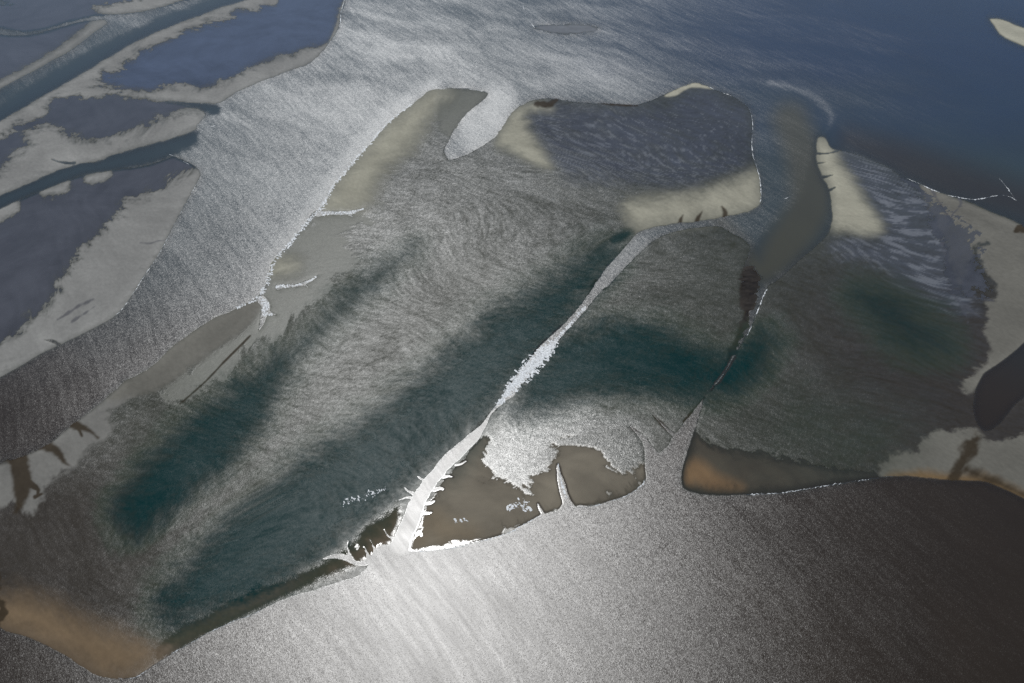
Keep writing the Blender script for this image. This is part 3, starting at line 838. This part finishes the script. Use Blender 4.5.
s_attr = {'sand_colour': (scol, tuple(WETBASE)), 'gloss_roughness': (drough, .4), 'exposed': (exposed, 0.0),
          'smooth_sand': (np.maximum(sandm, calm * .8), 0.0)}
owner = np.argmax(SDS, 0)
fo = owner.reshape(-1)[quads[:, 0]]
fin = face_mean(SDS.max(0)) > -2.5
flat_id = np.where(fin, fo, -1)
mesh_bed = mesh_from('sea_bed', flat_id == -1, Hh, s_attr, MS, ring(-3.0))
tag(mesh_bed, 'brown sandy sea bed under the tidal channels', 'sea bed', kind='structure')
FLAT_LABEL = {
 'corner': 'grey-violet wet sand flat in the far left corner',
 'tongue': 'tapering dull violet sand tongue between two channels at far left',
 'lagoon': 'pale-rimmed sand flat holding the large blue lagoon at upper left',
 'left': 'violet and silver sand flat with a curved white edge at left',
 'main': 'largest sand flat, with the long cream bank and the long teal hole',
 'middle': 'grey sand flat right of the bright white channel strip, with brown pond',
 'right': 'grey sand flat right of the dark muddy creek, notched cream bank at its tip',
 'far_spit': 'tiny pale sand spit alone in the far blue water, top centre',
 'far_corner': 'small cream sandbank at the top right corner',
}
for i, k in enumerate(names):
    o = mesh_from('sand_flat', flat_id == i, Hh, s_attr, MS)
    tag(o, FLAT_LABEL[k], 'sand flat', 'sand flats laid bare by the tide')

wz = np.zeros_like(Hh)
w_attr = {'ruffle': (ruff, 1.0), 'gloss_roughness': (wrough, .343), 'chop': (chop, 1.0), 'gloss_cover': (wcover, 1.0), 'water_colour': (wcol, RINGC), 'opacity': (opac, 1.0)}
keep = quads.reshape(-1)
keep = Hh.reshape(-1)[quads].min(1) < 0.01
wid = np.full(len(quads), 0)
POOL_OBJ = [
 ('lagoon', poolm['lagoon'], 'smooth blue lagoon inside the pale-rimmed flat at upper left', 'lagoon'),
 ('tidal_pool', poolm['lag_mid'], 'violet pool just below the blue lagoon', 'pool'),
 ('tidal_pool', poolm['left'], 'large dark violet pool on the left flat beside silver sand', 'pool'),
 ('tidal_pool', poolm['pond'], 'brown glassy pond with white speckled rim right of the white strip', 'pond'),
 ('tidal_pool', poolm['wedge'], 'amber-edged shallow pond along the curved shore at lower right', 'pond'),
 ('tidal_pool', poolm['claw'], 'ragged violet claw-shaped pool on the right flat', 'pool'),
 ('tidal_pool', deepm['west'], 'dark green elongated hole at left, above the longest teal hole', 'pool'),
 ('tidal_pool', deepm['long'], 'longest teal hole running diagonally left of the white strip', 'pool'),
 ('tidal_pool', deepm['east'], 'teal hole right of the white strip, above the speckled pond', 'pool'),
 ('tidal_pool', deepm['right_dim'], 'dim dark green hollow on the right flat', 'pool'),
]
fd = face_mean(SDS.max(0)) > 0.8
POOL_KEYS = ['lagoon', 'lag_mid', 'left', 'pond', 'wedge', 'claw', 'west', 'long', 'east', 'right_dim']
for i, k in enumerate(POOL_KEYS):
    if k in POOLS:
        sel = face_mean(sdf(POOLS[k][0], 4)) > 0
    else:
        sel = face_mean(stroke(DEEP[k][0], 12)) > -4
    wid[sel & fd] = i + 1
keep |= wid > 0
o = mesh_from('sea_water', keep & (wid == 0), wz, w_attr, MW, ring(0.0))
tag(o, 'wind-ruffled tidal water of the sea and its channels', 'water', kind='structure')
for i, (nm, m, lab, cat) in enumerate(POOL_OBJ):
    o = mesh_from(nm, keep & (wid == i + 1), wz, w_attr, MW)
    tag(o, lab, cat, 'pools left on the sand flats')

# ---------------------------------------------------------------- foam, and some sun glints put in as white flecks
def height_at(px, py):
    i = np.clip(np.searchsorted(gx, px), 0, NX - 1); j = np.clip(np.searchsorted(gy, py), 0, NY - 1)
    return np.maximum(Hh[j, i], 0)


rng = np.random.default_rng(7)


def foam_line(pts, width, label, jag=0.6):
    """thin crest of foam lying along a shore; width in metres"""
    p = smooth_pts(pts, False, 4)
    seg = np.hypot(*np.diff(p, axis=0).T)
    tt = np.concatenate([[0], np.cumsum(seg)])
    n = max(int(tt[-1] / 1.3), 6)
    k = np.linspace(0, tt[-1], n)
    px = np.interp(k, tt, p[:, 0]); py = np.interp(k, tt, p[:, 1])
    px = px + rng.normal(0, .28 * jag, n); py = py + rng.normal(0, .28 * jag, n)
    z = height_at(px, py) + .05
    x, y = ground(px, py)
    dx = np.gradient(x); dy = np.gradient(y); L = np.hypot(dx, dy) + 1e-6
    nx_, ny_ = -dy / L, dx / L
    gate = np.interp(np.arange(n), np.arange(0, n + 6, 5), rng.random(len(np.arange(0, n + 6, 5))))
    w = width * (.12 + 1.2 * rng.random(n) ** 1.5) * np.clip(gate * 1.8 - .3, .08, 1) * np.minimum(1, np.minimum(np.arange(n), np.arange(n)[::-1]) / 4 + .1)
    v = []; f = []
    for i in range(n):
        v += [(x[i] - nx_[i] * w[i], y[i] - ny_[i] * w[i], z[i] - .06), (x[i], y[i], z[i] + .05), (x[i] + nx_[i] * w[i], y[i] + ny_[i] * w[i], z[i] - .06)]
        if i:
            a = (i - 1) * 3; b = i * 3
            f += [(a, b, b + 1, a + 1), (a + 1, b + 1, b + 2, a + 2)]
    me = bpy.data.meshes.new('foam_line'); me.from_pydata(v, [], f); me.materials.append(MF)
    o = bpy.data.objects.new('foam_line', me); SC.collection.objects.link(o)
    return tag(o, label, 'foam', 'lines of foam along the shores')


foam_line([(346,-6),(343,5),(341,12),(340.5,22),(337,32),(332,40),(326,48)], .75, 'white foam line on the right shore of the blue lagoon flat')
foam_line([(199,109),(204,113),(203.5,118),(198,124),(196,129)], .6, 'short hooked foam line at the tip of the violet-pool flat')
foam_line([(165,152),(175,157),(190,165),(198,171),(199.5,177),(195.5,186),(188.5,198),(180.5,213),(172.5,228),(165.5,242),(155.5,260),(145.5,274),(135.5,290),(127.5,302),(119.5,312),(110,319.5)], .42, 'long curved foam line edging the violet and silver left flat')
foam_line([(204,128),(211,126.5),(219,125)], .7, 'short foam streak in open water beside the upper left flats')
foam_line([(699,83),(708,86.5),(720,91.5),(735,97.5),(745.5,104.5),(751,113),(752.8,125),(752,140),(752.8,155),(756,165),(760,180),(761,195),(759.5,204),(755,208)], .5, 'thin foam line round the rounded flat right of centre')
foam_line([(905,177.5),(920,184),(932,189.5),(948,195),(960,197.5),(975,199.5),(990,197),(1000,195),(1010,196.5),(1016.5,201)], .8, 'foam line on the far shore of the right flat, ending in a hook')
foam_line([(1016.5,201),(1011,193),(1005,185),(999,178)], .5, 'straight foam streak meeting the hook near the right edge')
foam_line([(118,678.5),(135,677.5),(145,671.5),(155,664.5),(177,650.5),(190,643.5),(205,634.5),(220,627.5),(235,620.5),(250,615.5),(262,609.5)], .32, 'foam line along the near shore, lower left')
foam_line([(745,495),(760,494),(775,493.5),(790,491.5),(805,489.5),(820,486.5),(840,483.5),(860,480.5),(880,477.5),(893,476)], .42, 'knotted foam line along the shore at lower right', 1.5)
foam_line([(523,4),(525,14),(530,22),(535,28)], .8, 'short foam line left of the tiny far spit')
foam_line([(436,89.5),(455,88.3),(470,89.3),(486,92)], .5, 'straight foam line at the head of the long cream bank')
foam_line([(768,287.5),(764,295),(758,310),(752,325),(747,336)], .55, 'foam line down the right side of the dark muddy creek')
foam_line([(673,8),(680,11),(688,15),(696,17)], .9, 'short diagonal foam streak in far blue water, top right of centre')
foam_line([(773,199),(780,200),(787,198),(793,195)], .5, 'small foam streak in the dark water of the right channel')


foam_line([(409,552),(420,551.5),(435,550.5),(450,548.5),(465,545.5),(480,541.5),(495,537.5),(512,531.5),(520,526.5),(535,518.5),(541,514.5)], .55, 'bright foam line along the near shore of the brown pond')
foam_line([(577,507.5),(590,506.5),(600,504.5),(612,500.5),(625,496.5),(635,490.5),(642,484.5),(646,478)], .5, 'foam line on the right part of the brown pond shore', 1.6)
foam_line([(558,463),(559.5,472),(562,484),(566,496),(571,505)], .8, 'white spike of foam pointing up into the brown pond')
foam_line([(490,413),(495,407),(500,402),(505,396)], .9, 'foam line joining the two parts of the white strip')


def foam_glint_flecks(stroke_pts, count, size, label, seed=1):
    """broken white water, and sun glints given white shapes: many small irregular flecks"""
    r = np.random.default_rng(seed)
    p = smooth_pts(stroke_pts, False, 6)
    seg = np.hypot(*np.diff(p[:, :2], axis=0).T); wgt = seg * (p[:-1, 2] + p[1:, 2]); wgt /= wgt.sum()
    i = r.choice(len(seg), count, p=wgt); t = r.random(count)
    c_ = p[i] + (p[i + 1] - p[i]) * t[:, None]
    d = np.stack([-(p[i + 1] - p[i])[:, 1], (p[i + 1] - p[i])[:, 0]], -1) / (seg[i][:, None] + 1e-6)
    off = np.clip(r.normal(0, .5, count), -1.3, 1.3) * c_[:, 2]
    px = c_[:, 0] + d[:, 0] * off; py = c_[:, 1] + d[:, 1] * off
    z = height_at(px, py) + .04
    x, y = ground(px, py)
    v = []; f = []
    for a in range(count):
        s_ = size * (.35 + r.random() ** 2 * 1.6); an = WIND + r.normal(0, .5)
        el = 1.3 + r.random() * 1.8; m = 6
        base = len(v)
        v.append((x[a], y[a], z[a] + .08))
        for k in range(m):
            q = 2 * math.pi * k / m; rr = s_ * (.55 + .7 * r.random())
            u, w_ = rr * el * math.cos(q), rr * math.sin(q)
            v.append((x[a] + u * math.cos(an) - w_ * math.sin(an), y[a] + u * math.sin(an) + w_ * math.cos(an), z[a] - .05))
        f += [(base, base + 1 + k, base + 1 + (k + 1) % m) for k in range(m)]
    me = bpy.data.meshes.new('surf_and_glint'); me.from_pydata(v, [], f); me.materials.append(MF)
    o = bpy.data.objects.new('surf_and_glint', me); SC.collection.objects.link(o)
    return tag(o, label, 'foam', kind='stuff')


foam_glint_flecks([(504,397,2.5),(512,387,5),(524,374,7),(536,362,7),(547,351,5.5),(556,341,3)], 1500, .55, 'white broken water in the upper part of the strip between two flats', 1)
foam_glint_flecks([(556,341,2),(566,329,1.6),(577,316,1.5),(586,306,1.5)], 160, .5, 'thin broken water in the narrow neck of the strip', 2)
foam_glint_flecks([(340,505,3),(352,500,4),(364,497,4),(376,492,3.5),(388,487,2)], 70, .4, 'white flecks on the shallow rim of the longest teal hole', 3)
foam_glint_flecks([(412,104,1),(392,119,1.6),(372,141,1.8),(352,164,2.2),(335,184,2.2),(324,204,2.5),(306,224,2.2),(290,244,2),(274,262,2),(268,280,2.5),(258,298,2),(236,308,1)], 900, .5, 'ragged white rim on the shore of the long cream bank', 5)  # white flecks added to brighten the glinting water's edge
foam_glint_flecks([(320,213,2.2),(338,213,1.6),(350,212.5,2.0),(358,210.5,1.0),(364,208.5,.3)], 150, .45, 'white spur of painted sun glint below the long cream bank', 6)  # glint on the ruffled gully, put in as white flecks
foam_glint_flecks([(276,287,2),(290,285.7,1.3),(304,283.5,1.5),(312,279.5,.9),(319,275,.3)], 120, .45, 'forked white spur of painted sun glint by the small cream patch', 7)  # ruffled water's glint painted with white flecks here too
foam_glint_flecks([(262,299,3),(266,306,3.5),(264,314,2.8),(272,314,1)], 130, .5, 'white blot of painted sun glint at the end of the cream bank shore', 8)  # white shapes stand in for sun glint on ruffled water
foam_glint_flecks([(508,509,3),(517,504,6),(526,504,5),(527,511,3)], 46, .6, 'cluster of white glints in the middle of the brown pond', 9)  # sun glints on the pond, added as white flecks
foam_glint_flecks([(452,521,2),(460,522,4),(468,521,2)], 9, .7, 'two small white glints in the left part of the brown pond', 10)  # more pond glints given as white flecks
foam_glint_flecks([(497,405,2),(503,399,2.5)], 60, .5, 'white flecks where the strip narrows', 4)

print('grid', NX, NY, 'bed', len(quads), 'water', int(keep.sum()))
